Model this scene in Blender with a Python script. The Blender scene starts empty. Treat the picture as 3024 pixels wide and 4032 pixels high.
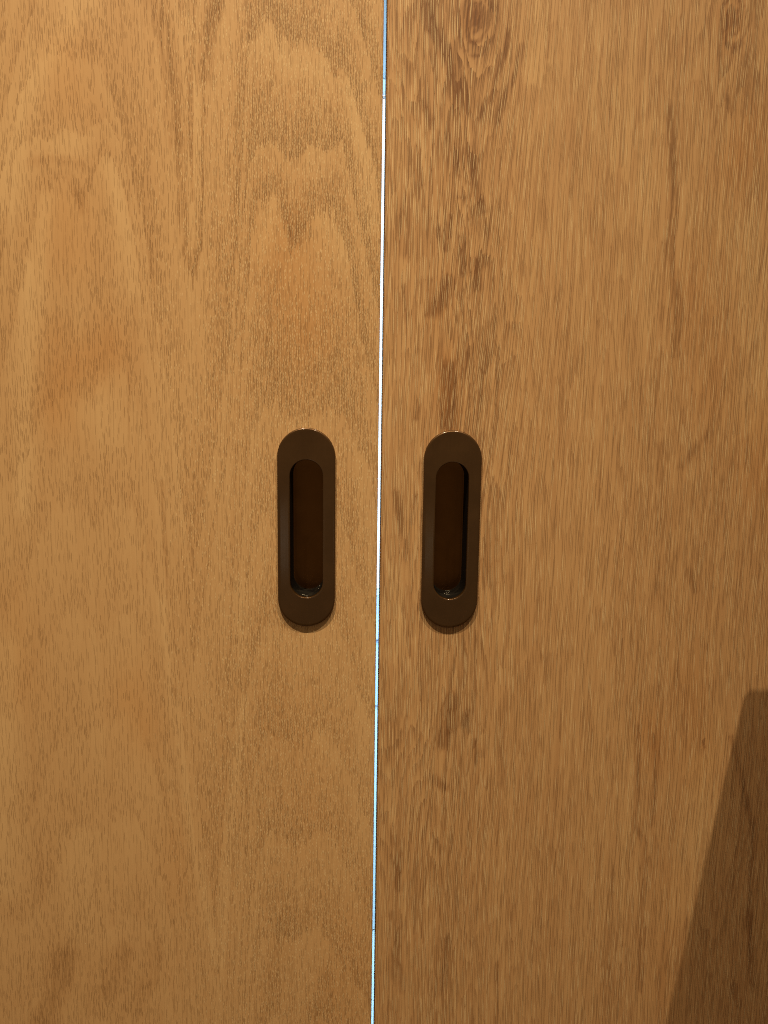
import bpy, bmesh, math
import numpy as np
from mathutils import Vector, Matrix

S = bpy.context.scene
C = S.collection
RNG = np.random.default_rng(7)

# ------------------------------------------------------------------ camera
PW, PH, PF = 3024.0, 4032.0, 3035.0            # photograph pixels, focal length in pixels
CAM = np.array([-0.01168, -0.56921, 0.09834])
YAW, PITCH, ROLL = 0.02659, -0.14870, 0.01361
cy, sy, cp, sp = math.cos(YAW), math.sin(YAW), math.cos(PITCH), math.sin(PITCH)
fw = np.array([sy * cp, cy * cp, sp]); r0 = np.array([cy, -sy, 0.0]); u0 = np.cross(r0, fw)
right = math.cos(ROLL) * r0 + math.sin(ROLL) * u0
up = -math.sin(ROLL) * r0 + math.cos(ROLL) * u0
cam = bpy.data.cameras.new('camera')
cam.sensor_fit = 'VERTICAL'; cam.sensor_height = 36.0; cam.lens = 36.0 * PF / PH
cam.clip_start = 0.01; cam.clip_end = 100
co = bpy.data.objects.new('camera', cam); C.objects.link(co)
co.matrix_world = Matrix(((right[0], up[0], -fw[0], CAM[0]), (right[1], up[1], -fw[1], CAM[1]),
                          (right[2], up[2], -fw[2], CAM[2]), (0, 0, 0, 1)))
S.camera = co


def at(px, py, Y=0.0):
    """point of the photograph -> place in the room on the upright plane y = Y"""
    d = fw + (px - PW / 2) / PF * right - (py - PH / 2) / PF * up
    t = (Y - CAM[1]) / d[1]
    return CAM + t * d


# ------------------------------------------------------------------ light
w = bpy.data.worlds.new('World'); S.world = w; w.use_nodes = True
bg = w.node_tree.nodes['Background']
bg.inputs[0].default_value = (1.0, 0.76, 0.46, 1); bg.inputs[1].default_value = 0.19
S.view_settings.view_transform = 'Standard'; S.view_settings.look = 'None'
S.cycles.use_denoising = False; S.cycles.filter_width = 1.1      # keep the fine fibres crisp
S.view_settings.exposure = 0; S.view_settings.gamma = 1


def lamp(name, kind, loc, target, power, col, **kw):
    l = bpy.data.lights.new(name, kind); l.energy = power; l.color = col
    for k, v in kw.items():
        setattr(l, k, v)
    o = bpy.data.objects.new(name, l); C.objects.link(o); o.location = loc
    d = Vector(target) - Vector(loc)
    o.rotation_euler = d.to_track_quat('-Z', 'Y').to_euler()
    return o


WARM = (1.0, 0.85, 0.605)
LB = np.array([0.47, -0.82, 1.85])
lamp('downlight', 'SPOT', (-0.40, -0.82, 1.85), (-0.42, 0.0, -0.26), 190, WARM,
     spot_size=math.radians(52), spot_blend=1.0, shadow_soft_size=0.010)
lamp('downlight', 'SPOT', tuple(LB), (0.42, 0.0, -0.24), 134, WARM,
     spot_size=math.radians(60), spot_blend=1.0, shadow_soft_size=0.009)
# added lamps behind the camera, placed only to put faint sheens on the metal
lamp('sheen_lamp', 'AREA', (-0.308, -2.3, -0.437), (-0.0705, 0, -0.008), 0.09, (1.0, 0.86, 0.62),
     shape='RECTANGLE', size=0.05, size_y=0.24)
lamp('sheen_lamp', 'AREA', (0.236, -2.3, -0.457), (0.0375, 0, -0.012), 0.07, (1.0, 0.80, 0.5),
     shape='RECTANGLE', size=0.010, size_y=0.18)
# added lamp behind the doors, stands in for bounced window light on the far wall
lamp('daylight_fill', 'AREA', (0.0, 0.30, 0.22), (0.05, 1.3, -0.40), 46, (0.33, 0.68, 1.0),
     shape='RECTANGLE', size=0.8, size_y=0.8)


# ------------------------------------------------------------------ helpers
def link(name, mesh, mat, parent=None, smooth=True):
    o = bpy.data.objects.new(name, mesh); C.objects.link(o)
    if mat: mesh.materials.append(mat)
    if smooth:
        for p in mesh.polygons: p.use_smooth = True
    if parent is not None: o.parent = parent
    return o


def tag(o, label=None, cat=None, group=None, kind=None):
    for k, v in (('label', label), ('category', cat), ('group', group), ('kind', kind)):
        if v: o[k] = v
    return o


def box_mesh(name, x0, x1, y0, y1, z0, z1, bev=0.0):
    bm = bmesh.new(); bmesh.ops.create_cube(bm, size=1)
    for v in bm.verts:
        v.co = ((x0 + x1) / 2 + v.co.x * (x1 - x0), (y0 + y1) / 2 + v.co.y * (y1 - y0), (z0 + z1) / 2 + v.co.z * (z1 - z0))
    if bev: bmesh.ops.bevel(bm, geom=bm.edges[:], offset=bev, segments=2, affect='EDGES')
    me = bpy.data.meshes.new(name); bm.to_mesh(me); bm.free()
    return me


class NT:
    def __init__(s, name):
        s.m = bpy.data.materials.new(name); s.m.use_nodes = True
        s.t = s.m.node_tree; s.b = s.t.nodes['Principled BSDF']

    def n(s, typ, **kw):
        x = s.t.nodes.new(typ)
        for k, v in kw.items(): setattr(x, k, v)
        return x

    def to(s, sock, v):
        if isinstance(v, bpy.types.NodeSocket): s.t.links.new(v, sock)
        elif v is not None: sock.default_value = v

    def math(s, op, a, b=None, c=None, clamp=False):
        x = s.n('ShaderNodeMath', operation=op, use_clamp=clamp)
        for i, v in enumerate((a, b, c)): s.to(x.inputs[i], v)
        return x.outputs[0]

    def attr(s, name):
        return s.n('ShaderNodeAttribute', attribute_name=name).outputs['Fac']

    def xyz(s, x, y, z):
        c = s.n('ShaderNodeCombineXYZ')
        for i, v in enumerate((x, y, z)): s.to(c.inputs[i], v)
        return c.outputs[0]

    def noise(s, vec, scale, detail=2.0, rough=0.5, dist=0.0):
        x = s.n('ShaderNodeTexNoise'); s.to(x.inputs['Vector'], vec)
        x.inputs['Scale'].default_value = scale; x.inputs['Detail'].default_value = detail
        x.inputs['Roughness'].default_value = rough; x.inputs['Distortion'].default_value = dist
        return x.outputs['Fac']

    def ramp(s, fac, stops, interp='LINEAR'):
        x = s.n('ShaderNodeValToRGB'); cr = x.color_ramp; cr.interpolation = interp
        while len(cr.elements) < len(stops): cr.elements.new(0.5)
        for e, (p, c) in zip(cr.elements, stops):
            e.position = p; e.color = (c, c, c, 1) if isinstance(c, (int, float)) else (*c, 1)
        s.to(x.inputs[0], fac)
        return x.outputs[0]

    def step(s, v, a, b, lo=0.0, hi=1.0):
        x = s.n('ShaderNodeMapRange', interpolation_type='SMOOTHSTEP'); s.to(x.inputs[0], v)
        for i, q in enumerate((a, b, lo, hi)): x.inputs[i + 1].default_value = q
        return x.outputs[0]

    def mix(s, fac, a, b, blend='MIX'):
        x = s.n('ShaderNodeMix', data_type='RGBA', blend_type=blend)
        s.to(x.inputs[0], fac)
        for i, v in ((6, a), (7, b)):
            s.to(x.inputs[i], v if isinstance(v, bpy.types.NodeSocket) else (*v, 1))
        return x.outputs[2]


# ------------------------------------------------------------------ materials
def oak(name, seed, light, mid, dark, fibre, bfx, bfz, bamp, zs, torn, rtone, bpor, base, hair, stone, long_, pk):
    """oak veneer. Mesh attributes give the figure: flow = place across the fibres (m), ring = growth-ring
    count, ringc = how marked the rings are, streak = darker heartwood streaks, red = redder wood."""
    N = NT(name)
    geo = N.n('ShaderNodeTexCoord').outputs['Object']
    sep = N.n('ShaderNodeSeparateXYZ'); N.to(sep.inputs[0], geo)
    z = sep.outputs[2]
    u = N.attr('flow'); ring = N.attr('ring'); rc = N.attr('ringc'); st = N.attr('streak'); red = N.attr('red')

    def fib(fx, fz, off, detail=2.0, rough=0.55, dist=0.0):
        v = N.xyz(N.math('MULTIPLY_ADD', u, fx, off + seed), N.math('MULTIPLY', z, fz), seed * 1.7 + off)
        return N.noise(v, 1.0, detail, rough, dist)
    fl = N.attr('fleck')
    pale = N.attr('pale')
    broad = fib(22, 3.0, 3.1, 2, 0.5)
    band = fib(bfx, bfz, 9.7, 3, 0.6)
    fine = fib(900, 30 * zs, 1.3, 2, 0.6)
    jit = fib(520, 26, 7.9, 3, 0.65)

    def dashes(pitch, length, width, density, off):
        """thin upright strokes: columns of fibres cut into pieces of random presence, place and depth"""
        uk = N.math('MULTIPLY_ADD', u, 1 / pitch, off + seed * 3.1)
        c = N.math('FLOOR', uk); fu = N.math('FRACT', uk)
        w1 = N.n('ShaderNodeTexWhiteNoise', noise_dimensions='1D'); N.to(w1.inputs['W'], N.math('ADD', c, off + 0.37))
        zk = N.math('MULTIPLY_ADD', z, 1 / length, N.math('MULTIPLY', w1.outputs['Value'], 61.7))
        g = N.math('FLOOR', zk); fz = N.math('FRACT', zk)
        w2 = N.n('ShaderNodeTexWhiteNoise', noise_dimensions='3D'); N.to(w2.inputs['Vector'], N.xyz(N.math('ADD', c, 0.5), N.math('ADD', g, 0.5), off))
        rgb = N.n('ShaderNodeSeparateXYZ'); N.to(rgb.inputs[0], w2.outputs['Color'])
        here = N.step(N.math('SUBTRACT', density, rgb.outputs[0]), 0.0, 0.18)
        mid_ = N.math('MULTIPLY_ADD', rgb.outputs[1], 0.5, 0.25)
        d = N.math('ABSOLUTE', N.math('SUBTRACT', fu, mid_))
        tap = N.math('MULTIPLY', N.math('MULTIPLY', fz, N.math('SUBTRACT', 1.0, fz)), 4.0)
        wd = N.math('MULTIPLY', N.math('POWER', tap, 0.6), N.math('MULTIPLY_ADD', rgb.outputs[2], width * 0.7, width * 0.65))
        line = N.math('SUBTRACT', 1.0, N.math('DIVIDE', d, N.math('MAXIMUM', wd, 0.001)), clamp=True)
        line = N.step(line, 0.0, 0.6)
        return N.math('MULTIPLY', line, here)
    # growth rings with torn, spiky edges
    P = N.math('ADD', ring, N.math('MULTIPLY_ADD', jit, torn, -torn / 2))
    fr = N.math('FRACT', P)
    saw = N.ramp(fr, [(0.0, 0.1), (0.03, 1.0), (0.22, 0.85), (0.55, 0.4), (0.95, 0.04), (1.0, 0.1)])
    rings = N.math('MULTIPLY', saw, rc)
    s2 = N.math('MULTIPLY_ADD', jit, 1.5, N.math('SUBTRACT', st, 0.75))
    s2 = N.math('MULTIPLY', N.step(s2, 0.05, 0.85), N.math('MINIMUM', N.math('MULTIPLY', st, 2.5), 1.0))
    porous = N.math('MULTIPLY_ADD', s2, 0.5, N.math('MULTIPLY_ADD', N.step(broad, 0.35, 0.7), bpor, rings), clamp=True)
    # tone 0 light .. 1 dark
    t = N.math('MULTIPLY_ADD', broad, 0.25, 0.175)
    t = N.math('MULTIPLY_ADD', band, bamp, N.math('SUBTRACT', t, bamp / 2))
    t = N.math('MULTIPLY_ADD', fine, fibre, N.math('SUBTRACT', t, fibre / 2))
    t = N.math('MULTIPLY_ADD', rings, rtone, t)
    t = N.math('MULTIPLY_ADD', s2, stone, t)
    t = N.math('MULTIPLY_ADD', pale, -0.30, t)
    col = N.ramp(t, [(0.0, light), (0.42, mid), (1.0, dark)])
    col = N.mix(N.math('MULTIPLY', red, 0.8, clamp=True), col, (0.92, 0.77, 0.60), 'MULTIPLY')
    pa = N.math('MULTIPLY', dashes(0.00150 * pk, 0.0085 / zs, 0.21, N.math('MULTIPLY_ADD', porous, 0.40, base), 1.0), N.math('MULTIPLY_ADD', porous, 0.25, 0.42))
    pb = N.math('MULTIPLY', dashes(0.00105 * pk, 0.0050 / zs, 0.26, N.math('MULTIPLY_ADD', porous, 0.95, 0.06), 2.0), N.math('MULTIPLY_ADD', porous, 0.35, 0.40))
    pl = N.math('MULTIPLY', dashes(0.0031 * pk, 0.034, 0.105, 0.62, 4.0), long_)
    pm = N.math('MAXIMUM', N.math('MAXIMUM', pa, pb), pl)
    col = N.mix(pm, col, tuple(c * 0.62 for c in dark))
    fm = dashes(0.00120, 0.0024 / zs ** 1.6, 0.20, N.math('MULTIPLY', N.math('MULTIPLY_ADD', porous, 0.75, hair), fl), 3.0)
    col = N.mix(N.math('MULTIPLY', fm, 0.62), col, (0.80, 0.57, 0.29))  # pale fibre hairs, plus grazing-light glints on pore edges put into the colour
    N.to(N.b.inputs['Base Color'], col)
    N.to(N.b.inputs['Roughness'], N.math('MULTIPLY_ADD', fine, 0.25, 0.40))
    N.b.inputs['Specular IOR Level'].default_value = 0.30
    h = N.math('MULTIPLY_ADD', fm, 0.7, N.math('MULTIPLY_ADD', pm, -1.0, N.math('MULTIPLY', fine, 0.4)))
    bp = N.n('ShaderNodeBump'); bp.inputs['Strength'].default_value = 0.5; bp.inputs['Distance'].default_value = 0.0003
    N.to(bp.inputs['Height'], h); N.to(N.b.inputs['Normal'], bp.outputs[0])
    return N.m


OAK_L = oak('oak_veneer_figured', 2.3, (0.64, 0.398, 0.178), (0.508, 0.281, 0.114), (0.29, 0.135, 0.043),
            fibre=0.20, bfx=110, bfz=5.0, bamp=0.20, zs=1.0, torn=0.5, rtone=0.22, bpor=0.22, base=0.36, hair=0.26, stone=0.38, long_=0.25, pk=1.0)
OAK_R = oak('oak_veneer_straight', 11.9, (0.62, 0.370, 0.158), (0.468, 0.247, 0.099), (0.235, 0.102, 0.035),
            fibre=0.28, bfx=400, bfz=1.8, bamp=0.44, zs=0.30, torn=0.8, rtone=0.42, bpor=0.26, base=0.60, hair=0.36, stone=0.46, long_=0.58, pk=0.84)


def bronze():
    N = NT('dark_bronze')
    tc = N.n('ShaderNodeTexCoord').outputs['Object']
    mp = N.n('ShaderNodeMapping'); mp.inputs['Scale'].default_value = (900, 900, 20); N.to(mp.inputs[0], tc)
    br = N.noise(mp.outputs[0], 1.0, 3)
    sm = N.noise(tc, 45, 4, 0.6)
    col = N.mix(sm, (0.062, 0.026, 0.0050), (0.106, 0.047, 0.011))
    N.to(N.b.inputs['Base Color'], col)
    N.b.inputs['Metallic'].default_value = 0.72
    N.to(N.b.inputs['Roughness'], N.math('MULTIPLY_ADD', sm, 0.22, N.math('MULTIPLY_ADD', br, 0.10, 0.24)))
    N.b.inputs['Coat Weight'].default_value = 0.45
    N.to(N.b.inputs['Coat Roughness'], N.math('MULTIPLY_ADD', sm, 0.10, N.math('MULTIPLY_ADD', br, 0.06, 0.05)))
    return N.m


def cup_metal():
    N = NT('recess_bronze')
    tc = N.n('ShaderNodeTexCoord').outputs['Object']
    sm = N.noise(tc, 60, 4, 0.6)
    N.to(N.b.inputs['Base Color'], N.mix(sm, (0.085, 0.034, 0.009), (0.140, 0.058, 0.016)))
    N.b.inputs['Metallic'].default_value = 1.0
    N.b.inputs['Roughness'].default_value = 0.30
    return N.m


def dust_glint_wall():
    N = NT('dust_glint_recess_wall')
    tc = N.n('ShaderNodeTexCoord').outputs['Object']
    v = N.n('ShaderNodeTexVoronoi'); v.inputs['Scale'].default_value = 850; N.to(v.inputs['Vector'], tc)
    patch = N.noise(tc, 160, 3, 0.6)
    sep = N.n('ShaderNodeSeparateXYZ'); N.to(sep.inputs[0], v.outputs['Color'])
    sp_ = N.math('MULTIPLY', N.math('LESS_THAN', v.outputs['Distance'], 0.32), N.math('GREATER_THAN', N.math('MULTIPLY', sep.outputs[0], N.math('MULTIPLY_ADD', patch, 1.1, 0.3)), 0.88))
    nz = N.n('ShaderNodeSeparateXYZ'); N.to(nz.inputs[0], N.n('ShaderNodeNewGeometry').outputs['Normal'])
    upf = N.step(nz.outputs[2], 0.35, 0.85)
    sp_ = N.math('MULTIPLY', sp_, upf)
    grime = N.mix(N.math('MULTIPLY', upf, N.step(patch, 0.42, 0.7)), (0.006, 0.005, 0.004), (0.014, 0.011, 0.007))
    N.to(N.b.inputs['Base Color'], N.mix(sp_, grime, (0.85, 0.76, 0.58)))  # pale specks: dust, with its bright glints put into the colour
    N.b.inputs['Roughness'].default_value = 0.5
    N.b.inputs['Specular IOR Level'].default_value = 0.12
    return N.m


def plain(name, c, rough=0.6, emit=0.0):
    N = NT(name)
    tc = N.n('ShaderNodeTexCoord').outputs['Object']
    k = N.noise(tc, 9, 4, 0.6)
    N.to(N.b.inputs['Base Color'], N.mix(k, tuple(x * 0.92 for x in c), tuple(min(1, x * 1.06) for x in c)))
    N.b.inputs['Roughness'].default_value = rough
    if emit:
        N.b.inputs['Emission Color'].default_value = (*c, 1); N.b.inputs['Emission Strength'].default_value = emit
    return N.m


BRONZE, CUP, DUST_GLINT = bronze(), cup_metal(), dust_glint_wall()
WHITE = plain('white_paint', (0.80, 0.80, 0.80))
WALLP = plain('pale_wall_paint', (0.62, 0.64, 0.66))
BLUEP = plain('slate_blue_paint', (0.50, 0.55, 0.68))
TILEM = plain('pale_tile', (0.62, 0.62, 0.60), 0.4)
SKY = plain('sky_light', (0.80, 0.92, 1.0), 1.0, 1.6)
FLOORM = plain('dark_floor', (0.16, 0.09, 0.045), 0.5)
BOARDM = plain('birch_board', (0.40, 0.27, 0.15), 0.5)
EDGEM = plain('oak_edge_band', (0.42, 0.25, 0.12), 0.5)

# ------------------------------------------------------------------ doors
GAP = 0.0025
HALF_H, HALF_W = 0.075, 0.02147                # face plate, half height and half width
PULLS = {'L': (-0.05426, 0.0), 'R': (0.05383, -0.00051)}
IN_W, IN_H, IN_DZ = 0.0122, 0.0520, -0.0004    # finger recess
Z0, Z1 = -1.04, 1.06
THICK = 0.040


def vnoise(x, z, fx, fz, seed, oct=3):
    """smooth value noise on numpy arrays"""
    tot = 0; amp = 1; norm = 0
    for o in range(oct):
        g = np.random.default_rng(seed + o).standard_normal((64, 64))
        X = np.asarray(x) * fx * 2 ** o + 17.3; Y = np.asarray(z) * fz * 2 ** o + 11.7
        xi = np.floor(X).astype(int); yi = np.floor(Y).astype(int)
        a = X - xi; b = Y - yi; a = a * a * (3 - 2 * a); b = b * b * (3 - 2 * b)
        q = lambda i, j: g[(xi + i) % 64, (yi + j) % 64]
        tot = tot + amp * ((q(0, 0) * (1 - a) + q(1, 0) * a) * (1 - b) + (q(0, 1) * (1 - a) + q(1, 1) * a) * b)
        norm += amp; amp *= 0.5
    return tot / norm


def poly_field(x, z, lines, aspect=1.0):
    """soft strokes: the largest of strength * gauss(distance / width) over the polylines (photograph pixels)"""
    out = np.zeros_like(x)
    for pts, wd, s in lines:
        W3 = [at(*p) for p in pts]; wd = wd * 0.000192
        dmin = np.full_like(x, 9.0)
        for A, B in zip(W3[:-1], W3[1:]):
            ax, az, bx, bz = A[0], A[2], B[0], B[2]
            dx, dz = bx - ax, bz - az; L = dx * dx + dz * dz + 1e-12
            tt = np.clip(((x - ax) * dx + (z - az) * dz) / L, 0, 1)
            dmin = np.minimum(dmin, np.hypot(x - ax - tt * dx, (z - az - tt * dz) * aspect))
        out = np.maximum(out, s * np.exp(-(dmin / wd) ** 2 * 0.7))
    return out


LEFT_RINGS = [
    [(0, 1500), (60, 1250), (128, 875), (146, 793), (169, 729), (196, 720), (237, 702), (264, 720), (287, 775), (314, 834),
     (342, 802), (360, 729), (392, 647), (428, 602), (456, 674), (483, 729), (501, 802), (520, 875), (560, 1150), (640, 1700),
     (700, 2300), (760, 3000), (850, 3700), (900, 3000), (930, 2000), (950, 1500), (984, 957), (993, 820), (1020, 784),
     (1048, 747), (1075, 720), (1098, 766), (1121, 866), (1148, 952), (1185, 902), (1230, 820), (1258, 784), (1303, 811),
     (1340, 875), (1367, 966), (1376, 1030), (1420, 1300), (1512, 1700)],
    [(0, 1100), (55, 600), (91, 556), (137, 538), (220, 547), (264, 510), (330, 560), (420, 470), (470, 560), (540, 900),
     (640, 1500), (757, 2600), (900, 1800), (970, 700), (1000, 600), (1060, 560), (1157, 620), (1221, 565), (1290, 600),
     (1350, 547), (1358, 640), (1395, 765), (1420, 900), (1512, 1300)],
    [(0, 700), (55, 510), (73, 392), (118, 300), (164, 228), (210, 210), (300, 250), (365, 273), (400, 320), (470, 500),
     (560, 900), (650, 1500), (757, 2300), (900, 1500), (960, 600), (975, 200), (1012, 128), (1048, 91), (1075, 100),
     (1089, 173), (1148, 196), (1212, 173), (1258, 210), (1294, 264), (1312, 292), (1367, 292), (1381, 346), (1394, 401),
     (1422, 456), (1440, 547), (1467, 602), (1512, 900)],
    [(0, 500), (60, 250), (130, 60), (200, -100), (400, -300), (560, -150), (629, 0), (674, 182), (693, 365), (697, 729),
     (711, 957), (757, 1093), (793, 984), (802, 820), (802, 365), (820, 137), (875, 0), (940, -150), (1100, -300),
     (1300, -150), (1400, 50), (1450, 200), (1512, 450)],
    [(0, 200), (150, -250), (400, -600), (650, -300), (700, 0), (735, 300), (748, 790), (757, 800), (765, 300), (780, 0),
     (830, -300), (1100, -600), (1512, 0)],
]


def left_ring(X, Zl):
    """ring count on the grid: the traced rings interpolated upwards in every column"""
    def col(pts):
        W3 = np.array([at(*p) for p in pts]); o = np.argsort(W3[:, 0])
        return np.interp(X, W3[o, 0], W3[o, 2])
    cs = [col(c) for c in LEFT_RINGS]
    base = cs[0]; k = np.ones(9) / 9
    sm = np.convolve(np.pad(base, 4, 'edge'), k, 'valid')
    low = []
    for i in range(9, 0, -1):
        low.append(np.minimum(sm, sm * 0.55 + 0.05) - 0.085 * i + 0.010 * vnoise(X, X * 0 + i, 45, 1.0, 50 + i))
    hi = [cs[-1] + 0.25 * i for i in range(1, 6)]
    allc = np.array(low + cs + hi)
    for i in range(1, len(allc)):
        allc[i] = np.maximum(allc[i], allc[i - 1] + 0.004)
    n = np.arange(len(allc)) - len(low)
    return np.array([np.interp(Zl, allc[:, j], n) for j in range(len(X))])   # (x, z)


LEFT_STREAKS = [
    ([(600, 0), (640, 130), (680, 330), (700, 560)], 40, 0.55), ([(860, 0), (820, 130), (805, 300)], 34, 0.6),
    ([(745, 180), (750, 500), (757, 790)], 6, 0.8), ([(700, 600), (712, 950), (757, 1090)], 10, 0.5),
    ([(802, 400), (800, 900), (760, 1085)], 10, 0.5),
    ([(110, 640), (220, 625), (330, 650)], 26, 0.45), ([(310, 760), (330, 830)], 22, 0.5),
    ([(1130, 850), (1150, 945), (1190, 890)], 22, 0.5), ([(1300, 280), (1350, 300)], 14, 0.5),
    ([(560, 700), (590, 1000), (640, 1400)], 36, 0.3), ([(1450, 550), (1475, 640)], 14, 0.5),
    ([(500, 1380), (520, 1800), (560, 2300)], 40, 0.28), ([(640, 1900), (660, 2400), (690, 2750)], 14, 0.4),
    ([(950, 2500), (1000, 2800), (960, 3100)], 60, 0.25), ([(1150, 3600), (1060, 3850), (1020, 4032)], 60, 0.4),
    ([(260, 3760), (230, 3900), (170, 4032)], 70, 0.55), ([(480, 3750), (420, 3900)], 60, 0.5),
    ([(600, 3720), (620, 3850), (560, 3900)], 50, 0.45), ([(1300, 3850), (1250, 4032)], 60, 0.4),
    ([(1180, 1300), (1220, 1480)], 46, 0.3), ([(1427, 3660), (1427, 3662)], 3, 1.6),
]
LEFT_RED = [
    ([(270, 880), (280, 960)], 90, 0.6), ([(1140, 1050), (1200, 1250)], 120, 0.9), ([(430, 1370), (250, 1480), (230, 1600)], 70, 0.8),
    ([(260, 250), (270, 330)], 70, 0.5), ([(60, 2400), (100, 2700)], 80, 0.4), ([(520, 2750), (560, 2850)], 80, 0.6),
    ([(230, 1350), (240, 1420)], 60, 0.6), ([(690, 3300), (700, 3500)], 50, 0.3), ([(1180, 2850), (1250, 3200)], 120, 0.3),
    ([(1380, 3700), (1350, 4000)], 120, 0.4),
]
LEFT_PALE = [
    ([(30, 800), (60, 550), (100, 380), (170, 230), (270, 90), (330, 0)], 46, 0.9), ([(115, 1050), (100, 1500), (90, 2000)], 30, 0.9),
    ([(25, 2550), (15, 3000), (20, 3500)], 46, 0.8), ([(640, 2370), (690, 2750), (740, 3200), (850, 3800)], 15, 0.8),
    ([(960, 2750), (900, 3300), (870, 3800)], 15, 0.8), ([(735, 60), (780, 500), (780, 950)], 18, 0.6),
    ([(1380, 310), (1400, 450), (1440, 640), (1450, 900)], 28, 0.9), ([(185, 790), (165, 950), (140, 1350)], 26, 0.8),
    ([(430, 650), (500, 900), (530, 1150)], 26, 0.8), ([(1080, 790), (1030, 1000)], 26, 0.7), ([(1290, 850), (1360, 1010)], 34, 0.7),
    ([(1010, 190), (1060, 150), (1150, 260), (1260, 280)], 40, 0.6), ([(230, 600), (280, 560)], 50, 0.6),
    ([(340, 1640), (380, 1560), (430, 1700)], 60, 0.5), ([(620, 1150), (700, 1700), (720, 2100)], 30, 0.4),
    ([(300, 3300), (330, 3650)], 60, 0.6), ([(940, 2300), (950, 2600)], 20, 0.6), ([(1200, 2800), (1300, 3000)], 20, 0.3),
]
RIGHT_PALE = [
    ([(2560, 500), (2545, 900), (2550, 1300)], 30, 0.4), ([(2930, 900), (2980, 1300), (2960, 1650)], 70, 0.6),
    ([(2480, 2900), (2440, 3600)], 30, 0.4), ([(2760, 3000), (2720, 3300), (2650, 3600)], 50, 0.6), ([(2120, 0), (2110, 300)], 40, 0.5),
    ([(2420, 100), (2420, 600)], 60, 0.35), ([(1550, 2250), (1560, 2600)], 24, 0.5), ([(1540, 3050), (1545, 3250)], 20, 0.6),
]
RIGHT_STREAKS = [
    ([(1680, 0), (1690, 90), (1750, 190), (1785, 290), (1800, 400)], 22, 0.9), ([(1805, 330), (1850, 420), (1900, 440), (1925, 460)], 34, 0.6),
    ([(2000, 120), (1990, 200), (1950, 320), (1930, 400)], 12, 0.6), ([(2060, 180), (2030, 290), (1980, 400), (1960, 480)], 13, 0.6),
    ([(2170, 100), (2150, 230)], 12, 0.45), ([(1760, 560), (1800, 640), (1850, 600)], 50, 0.5),
    ([(1855, 630), (1880, 760), (1905, 830)], 18, 0.75), ([(1665, 400), (1700, 500)], 14, 0.6),
    ([(1650, 720), (1600, 800), (1590, 1000)], 20, 0.55), ([(1730, 900), (1750, 980)], 14, 0.75),
    ([(1815, 930), (1825, 1080)], 14, 0.75), ([(1870, 1030), (1880, 1130)], 20, 0.6), ([(1775, 850), (1770, 930)], 14, 0.6),
    ([(1760, 1110), (1740, 1180), (1700, 1230)], 25, 0.85), ([(1690, 1100), (1700, 1230)], 15, 0.55),
    ([(1800, 770), (1830, 780)], 14, 0.5), ([(1920, 900), (1900, 1050)], 14, 0.45), ([(1590, 1130), (1600, 1260)], 18, 0.5),
    ([(2150, 450), (2140, 800), (2130, 1150)], 12, 0.35), ([(2330, 820), (2330, 950)], 22, 0.3),
    ([(2640, 430), (2650, 600), (2655, 800), (2640, 1000), (2665, 1150), (2660, 1400)], 20, 0.5),
    ([(1760, 1450), (1765, 1670)], 30, 0.85), ([(1650, 1580), (1640, 1650)], 15, 0.5), ([(1840, 1390), (1820, 1480)], 16, 0.5),
    ([(1560, 1940), (1580, 2100), (1600, 2200)], 18, 0.5), ([(1640, 1950), (1620, 2060)], 14, 0.45),
    ([(2790, 1700), (2720, 1790), (2680, 1840)], 20, 0.4), ([(2720, 2250), (2740, 2330)], 18, 0.45),
    ([(2600, 1750), (2600, 2000), (2590, 2350)], 20, 0.38), ([(1640, 2380), (1620, 2500)], 16, 0.45),
    ([(1780, 2750), (1760, 2880), (1740, 2930)], 30, 0.75), ([(1850, 2800), (1830, 2850)], 20, 0.55),
    ([(1870, 2920), (1880, 3000)], 20, 0.5), ([(1700, 3060), (1750, 3100)], 22, 0.6), ([(1560, 3300), (1570, 3500)], 18, 0.5),
    ([(2510, 2860), (2510, 3060), (2500, 3250), (2540, 3320), (2530, 3560), (2520, 3900)], 17, 0.5),
    ([(2575, 2900), (2590, 2960), (2570, 3250)], 18, 0.45), ([(2772, 2915), (2773, 2945)], 4, 1.6),
    ([(1760, 3700), (1740, 3900)], 30, 0.5), ([(1550, 3600), (1580, 3900)], 24, 0.5), ([(1960, 3800), (1950, 4032)], 20, 0.4),
    ([(2880, 2900), (2960, 3250), (2950, 3700), (2960, 3900)], 14, 0.6), ([(2890, 3880), (2910, 3960)], 20, 0.6),
    ([(2120, 2300), (2140, 2600)], 20, 0.3), ([(2860, 180), (2890, 200), (2920, 170)], 12, 0.6), ([(2780, 300), (2800, 430)], 20, 0.4),
    ([(2860, 380), (2870, 460)], 14, 0.4), ([(2960, 130), (2940, 260)], 10, 0.5),
]
for ex, ey, rad in ((1875, 65, ((14, 26, 9, 0.8), (34, 58, 8, 0.65), (56, 100, 8, 0.7), (84, 150, 9, 0.5))),
                    (2888, 85, ((14, 22, 9, 0.7), (34, 52, 8, 0.55), (58, 92, 8, 0.6)))):
    for k, (ra, rb, wd_, st_) in enumerate(rad):                 # the rings of the two knots
        RIGHT_STREAKS.append(([(ex + ra * math.cos(a) * (1 + 0.10 * math.sin(3 * a + k)), ey + rb * math.sin(a) * (1 + 0.08 * math.cos(2 * a + k)))
                               for a in np.linspace(0, 2 * math.pi, 15)], wd_, st_))
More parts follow.
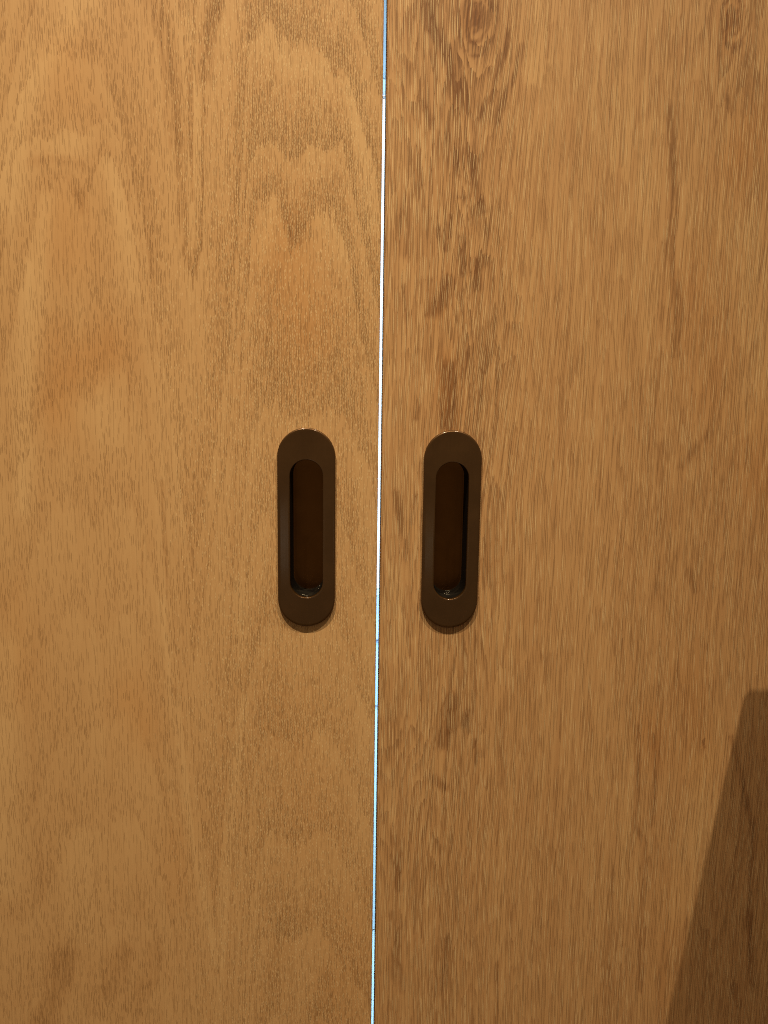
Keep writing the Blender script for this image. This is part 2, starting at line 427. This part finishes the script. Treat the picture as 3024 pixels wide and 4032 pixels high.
RIGHT_RED = [
    ([(1760, 1450), (1765, 1670)], 40, 0.9), ([(2950, 540), (2900, 640)], 60, 0.6), ([(2980, 1700), (2990, 1900)], 70, 0.5),
    ([(2740, 1150), (2800, 1500)], 90, 0.4), ([(2560, 2870), (2590, 2950)], 60, 0.6), ([(1740, 1180), (1700, 1230)], 40, 0.5),
    ([(2720, 2700), (2760, 3000)], 80, 0.5), ([(2880, 60), (2880, 110)], 40, 0.6), ([(1860, 60), (1850, 90)], 30, 0.5),
    ([(2640, 3500), (2620, 3900)], 80, 0.3),
]


def stadium(cx, cz, hw, hh, n=24):
    """outline points (x, z) of an upright stadium, anticlockwise"""
    s = hh - hw; out = []
    for i in range(n + 1):
        a = math.pi * i / n; out.append((cx + hw * math.cos(a), cz + s + hw * math.sin(a)))
    for i in range(n + 1):
        a = math.pi + math.pi * i / n; out.append((cx + hw * math.cos(a), cz - s + hw * math.sin(a)))
    return out


def grid_lines(a, b, f0, f1, fine, coarse):
    g = [np.arange(f0, f1, fine)]
    if a < f0: g.insert(0, np.linspace(a, f0, max(2, int((f0 - a) / coarse)), endpoint=False))
    g.append(np.linspace(f1, b, max(2, int((b - f1) / coarse))) if b > f1 else np.array([b]))
    return np.unique(np.round(np.concatenate(g), 6))


def make_door(side):
    left = side == 'L'
    pcx, pcz = PULLS[side]
    e = -GAP / 2 if left else GAP / 2; sgn = -1 if left else 1
    far = e + sgn * 0.80
    R = 0.0013                                           # eased front arris at the meeting stile
    arc = [(e + sgn * R * (1 - math.cos(a)), R * (1 - math.sin(a))) for a in np.linspace(0, math.pi / 2, 5)[:-1]]
    xa = e + sgn * R
    xs = grid_lines(min(far, xa), max(far, xa), *((-0.325, xa - 0.0005) if left else (xa, 0.36)), 0.002, 0.02)
    ys = np.zeros(len(xs))
    ax = np.array([p[0] for p in arc]); ay = np.array([p[1] for p in arc])
    o = np.argsort(ax); ax, ay = ax[o], ay[o]
    if left: xs, ys = np.concatenate([xs, ax]), np.concatenate([ys, ay])
    else: xs, ys = np.concatenate([ax, xs]), np.concatenate([ay, ys])
    zs = grid_lines(Z0, Z1, -0.47, 0.42, 0.003, 0.03)
    nx, nz = len(xs), len(zs)
    X, Z = np.meshgrid(xs, zs, indexing='ij'); Yv = np.repeat(ys[:, None], nz, 1)
    co_ = np.stack([X, Yv, Z], -1).reshape(-1, 3)
    idx = np.arange(nx * nz).reshape(nx, nz)
    quads = np.stack([idx[:-1, :-1], idx[1:, :-1], idx[1:, 1:], idx[:-1, 1:]], -1).reshape(-1, 4)
    # mortise for the recess, wholly under the face plate
    s = (HALF_H - 0.003) - (HALF_W - 0.003)
    dx = np.abs(X - pcx); dzz = np.maximum(np.abs(Z - pcz) - s, 0)
    inside = (np.hypot(dx, dzz) < HALF_W - 0.004).reshape(-1)
    quads = quads[~inside[quads].any(1)]
    verts = [tuple(v) for v in co_]; faces = [tuple(q) for q in quads]
    n0 = len(verts)
    a, b = (far, e) if left else (e, far)
    ym = R
    verts += [(a, ym, Z0), (b, ym, Z0), (b, ym, Z1), (a, ym, Z1), (a, THICK, Z0), (b, THICK, Z0), (b, THICK, Z1), (a, THICK, Z1)]
    q = lambda *i: tuple(n0 + k for k in i)
    faces += [q(5, 4, 7, 6), q(1, 5, 6, 2), q(4, 0, 3, 7), q(4, 5, 1, 0), q(3, 2, 6, 7)]
    me = bpy.data.meshes.new('door_leaf'); me.from_pydata(verts, [], faces); me.update()
    # ---- figure
    sc_x = X.reshape(-1); sc_z = Z.reshape(-1)
    wav = 0.0035 * vnoise(X, Z, 5, 2.2, 3 if left else 23, 3) + 0.0008 * vnoise(X, Z, 30, 9, 5 if left else 25, 2)
    flow = X + wav
    if left:
        ring = left_ring(xs, zs) + 0.06 * vnoise(X, Z, 22, 6, 31, 3)
        pyx = (Z - at(800, 1500)[2])
        ringc = 0.55 + 0.45 / (1 + np.exp(-pyx / 0.035))
        lft = 1 / (1 + np.exp(-(X - at(800, 800)[0]) / 0.02))
        ringc *= 0.50 + 0.50 * lft
        pale = poly_field(X, Z, LEFT_PALE) * 0.62
        fleck = 0.12 + 0.88 * lft
        streak = poly_field(X, Z, LEFT_STREAKS) * 0.9; redf = poly_field(X, Z, LEFT_RED, 0.6) * 0.9
    else:
        kx, _, kz = at(1875, 75); k2x, _, k2z = at(2890, 80)
        c1 = kx - 0.004 - 0.05 * (kz - Z)
        el = np.sqrt(((X - kx) / 0.0085) ** 2 + ((Z - kz) / 0.024) ** 2)
        el2 = np.sqrt(((X - k2x) / 0.0095) ** 2 + ((Z - k2z) / 0.026) ** 2)
        xc = at(1780, 1500)[0] + 0.010 * np.sin(Z * 9 + 1.0)
        fl_ = np.exp(-((X - xc) / 0.040) ** 2)                       # flame figure beside the gap
        flame = (kz - Z) / 0.10 - 3.6 * (1 - np.exp(-np.abs(X - xc) / 0.016)) - np.abs(X - xc) / 0.03 + 2.1 * vnoise(X, Z, 46, 6, 71, 3)
        ring = flame - 3.4 * np.exp(-el / 2.2) + 3.0 * np.exp(-el2 / 2.2)
        ring = ring + 0.35 * vnoise(X, Z, 30, 4, 61, 3)
        flow = flow - 0.055 * np.maximum(Z - 0.02, 0) * np.exp(-((X - 0.09) / 0.05) ** 2)
        ringc = 0.26 + 0.72 * fl_ * (0.55 + 0.45 * np.tanh(2 * vnoise(X, Z, 18, 4, 81, 2) + 0.6)) * np.clip(0.72 + 0.9 * (Z + 0.15), 0.42, 1)
        ringc = np.maximum(ringc, 1.0 * np.exp(-(el / 3.2) ** 2)); ringc = np.maximum(ringc, 0.85 * np.exp(-(el2 / 3.0) ** 2))
        for kkx, kkz in ((kx, kz), (k2x, k2z)):          # fibres part round the knots
            rr = np.hypot((X - kkx), (Z - kkz) * 0.45)
            flow = flow - (X - kkx) * 0.28 * np.exp(-(rr / 0.015) ** 2)
        pale = poly_field(X, Z, RIGHT_PALE)
        fleck = (1 - np.exp(-(el / 2) ** 2)) * 0.75 + 0.20 * np.exp(-((X - 0.03) / 0.05) ** 2)
        streak = poly_field(X, Z, RIGHT_STREAKS); redf = poly_field(X, Z, RIGHT_RED, 0.6)
    nv = len(verts)
    for nm, arr in (('flow', flow), ('ring', ring), ('ringc', ringc), ('streak', streak), ('red', redf), ('fleck', fleck), ('pale', pale)):
        full = np.zeros(nv, np.float32); full[:n0] = arr.reshape(-1); full[n0:] = [v[0] + v[1] if nm == 'flow' else 0 for v in verts[n0:]]
        at_ = me.attributes.new(nm, 'FLOAT', 'POINT'); at_.data.foreach_set('value', full)
    root = bpy.data.objects.new('sliding_door', None); C.objects.link(root); root.location = (0, 0, 0); root['kind'] = 'thing'
    tag(root, 'left oak veneer sliding door with pale arching grain and dark bronze oval pull' if left else
        'right oak veneer sliding door with straighter browner grain and a knot near its top',
        'door', 'pair of sliding doors')
    link('door_leaf', me, OAK_L if left else OAK_R, root)
    make_pull(root, pcx, pcz)
    return root


def ring_loft(loops):
    """surface through closed loops of equal length"""
    verts = [v for l in loops for v in l]; n = len(loops[0]); faces = []
    for k in range(len(loops) - 1):
        for i in range(n):
            j = (i + 1) % n
            faces.append((k * n + i, k * n + j, (k + 1) * n + j, (k + 1) * n + i))
    return verts, faces


def make_pull(root, cx, cz):
    PT = 0.0030                                          # plate stands proud of the veneer
    cz2 = cz + IN_DZ
    L = lambda d, y: [(x, y, z) for x, z in stadium(cx, cz, HALF_W - d, HALF_H - d)]
    I = lambda d, y: [(x, y, z) for x, z in stadium(cx, cz2, IN_W + d, IN_H + d)]
    loops = [L(0, 0.0005), L(0, -PT + 0.0012)]
    for a in np.linspace(0, math.pi / 2, 6):
        rr = 0.0012; loops.append(L(rr * (1 - math.cos(a)), -PT + rr - rr * math.sin(a)))
    loops.append(L(0.0024, -PT)); loops.append(L(0.0060, -PT))
    loops.append(I(0.0012, -PT))
    for a in np.linspace(0, math.pi / 2, 5):
        rr = 0.0005; loops.append(I(rr * (1 - math.sin(a)), -PT + rr - rr * math.cos(a)))
    loops.append(I(0, 0.0004))
    v, f = ring_loft(loops)
    me = bpy.data.meshes.new('flush_pull'); me.from_pydata(v, [], f); me.update()
    plate = link('flush_pull', me, BRONZE, root)
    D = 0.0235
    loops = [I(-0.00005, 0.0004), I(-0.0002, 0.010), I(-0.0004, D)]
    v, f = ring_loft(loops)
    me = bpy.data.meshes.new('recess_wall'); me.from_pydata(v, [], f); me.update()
    link('recess_wall', me, DUST_GLINT, plate)
    loops = [I(-0.0004, D - 0.0003), I(-0.0011, D - 0.0002), I(-0.0060, D - 0.0002)]
    v, f = ring_loft(loops); n = len(loops[0]); f.append(tuple(range(2 * n, 3 * n)))
    me = bpy.data.meshes.new('recess_floor'); me.from_pydata(v, [], f); me.update()
    link('recess_floor', me, CUP, plate)


make_door('L'); make_door('R')

# ------------------------------------------------------------------ floor and an added, unseen board shaped to cast the slanted shadow
tag(link('floor', box_mesh('floor', -1.6, 1.6, -2.6, 0.045, Z0 - 0.06, Z0 - 0.008), FLOORM, smooth=False), kind='structure')

tag(link('far_floor', box_mesh('far_floor', -1.6, 1.6, 0.047, 1.30, Z0 - 0.06, Z0 - 0.008), TILEM, smooth=False), kind='structure')

S_TOP, S_LOW = at(2919, 2792), at(2622, 4032)           # where the shadow's edge falls on the door
Y_TOP, Y_BOT = -0.080, -0.30                             # the board leans: its foot stands out from the door
def through(Spt, Y):
    t = -Y / -LB[1]; return Spt + t * (LB - Spt)
pt, pl = through(S_TOP, -0.10), through(S_LOW, -0.155)
slope = (pl - pt) / (pl[2] - pt[2])
foot = pt + slope * (Z0 - pt[2])
bt = pt + slope * (at(2938, 2761)[2] - S_TOP[2]) * 0.875
bm = bmesh.new()
ed = Vector(foot - bt); run = Vector((1, 0, 0)); nor = ed.cross(run).normalized(); updir = -ed.normalized()
rc_ = 0.0045; wid = 0.42
outl = [Vector(foot), Vector(foot) + run * wid, Vector(bt) + run * wid]
cx_ = Vector(bt) + run * rc_ - updir * rc_
top_c = []
for i in range(9):
    a = math.pi / 2 * i / 8
    top_c.append(cx_ + updir * rc_ * math.cos(a) - run * rc_ * math.sin(a))
outl += top_c
front = [bm.verts.new(p) for p in outl]; back = [bm.verts.new(p + nor * 0.006) for p in outl]
bm.faces.new(front); bm.faces.new(back[::-1])
for i in range(len(outl)):
    j = (i + 1) % len(outl); bm.faces.new((front[j], front[i], back[i], back[j]))
bmesh.ops.recalc_face_normals(bm, faces=bm.faces)
me = bpy.data.meshes.new('shadow_board'); bm.to_mesh(me); bm.free()
tag(link('shadow_board', me, BOARDM, smooth=False), 'unseen board with rounded top corner, added beside right door to cast the slanted shadow', 'board')

# ------------------------------------------------------------------ the bright room seen through the gap
YF = 1.30
zz = lambda py, Y=YF: at(1496, py, Y)[2]
xx = at(1496, 2016, YF)[0]
gl0, gl1 = zz(2345), zz(340)
wx0, wx1 = xx - 0.55, xx + 0.55
bmw = bmesh.new()
for (x0, x1, z0, z1) in ((-1.6, wx0, Z0, 1.9), (wx1, 1.6, Z0, 1.9), (wx0, wx1, Z0, zz(2440)), (wx0, wx1, zz(285), 1.9)):
    r_ = bmesh.ops.create_cube(bmw, size=1)['verts']
    for v in r_:
        v.co = ((x0 + x1) / 2 + v.co.x * (x1 - x0), YF + 0.06 + v.co.y * 0.12, (z0 + z1) / 2 + v.co.z * (z1 - z0))
mw = bpy.data.meshes.new('far_wall'); bmw.to_mesh(mw); bmw.free()
tag(link('far_wall', mw, WALLP, smooth=False), kind='structure')

win = bpy.data.objects.new('window', None); C.objects.link(win); win.location = (xx, YF, gl0); win['kind'] = 'thing'
tag(win, 'bright white framed window seen as the white sliver in the gap between the doors', 'window')
def winpart(name, mesh, mat):
    o = link(name, mesh, mat, win, smooth=False); o.location = (-xx, -YF, -gl0); return o
for (x0, x1, z0, z1) in ((wx0, wx1, zz(2436), gl0), (wx0, wx1, gl1, zz(289)), (wx0, wx0 + .05, gl0, gl1), (wx1 - .05, wx1, gl0, gl1)):
    winpart('frame_bar', box_mesh('frame_bar', x0 + .001, x1 - .001, YF + 0.03, YF + 0.08, z0 + .001, z1 - .001), WHITE)
glass = NT('window_glass'); glass.b.inputs['Transmission Weight'].default_value = 1.0
glass.b.inputs['Roughness'].default_value = 0.0; glass.b.inputs['IOR'].default_value = 1.1
winpart('pane', box_mesh('pane', wx0 + .05, wx1 - .05, YF + 0.052, YF + 0.056, gl0, gl1), glass.m)
winpart('sill', box_mesh('sill', wx0 - .04, wx1 + .04, YF - 0.08, YF - 0.002, zz(2436), zz(2398)), WHITE)

sky = tag(link('sky', box_mesh('sky', -3, 3, 3.0, 3.02, -1.5, 3.2), SKY, smooth=False), kind='structure')
cab = tag(bpy.data.objects.new('low_cabinet', None), 'slate blue low cabinet under the bright window, glimpsed through the gap', 'cabinet')
C.objects.link(cab); cab.location = (xx, YF - 0.2, Z0)
def cabpart(name, mesh, mat):
    o = link(name, mesh, mat, cab, smooth=False); o.location = (-xx, -(YF - 0.2), -Z0)
yc = YF - 0.36
zc0, zc1 = zz(2780, yc), zz(2470, yc)
cabpart('cabinet_top', box_mesh('cabinet_top', xx - .45, xx + .45, yc - .02, YF - .1, zc1 - .02, zc1, .002), BLUEP)
cabpart('drawer_front', box_mesh('drawer_front', xx - .43, xx + .43, yc, YF - .12, zc0, zc1 - .022, .002), BLUEP)
cabpart('cabinet_body', box_mesh('cabinet_body', xx - .44, xx + .44, yc + .01, YF - .11, Z0 - .006, zc0 - .003, .002), WALLP)
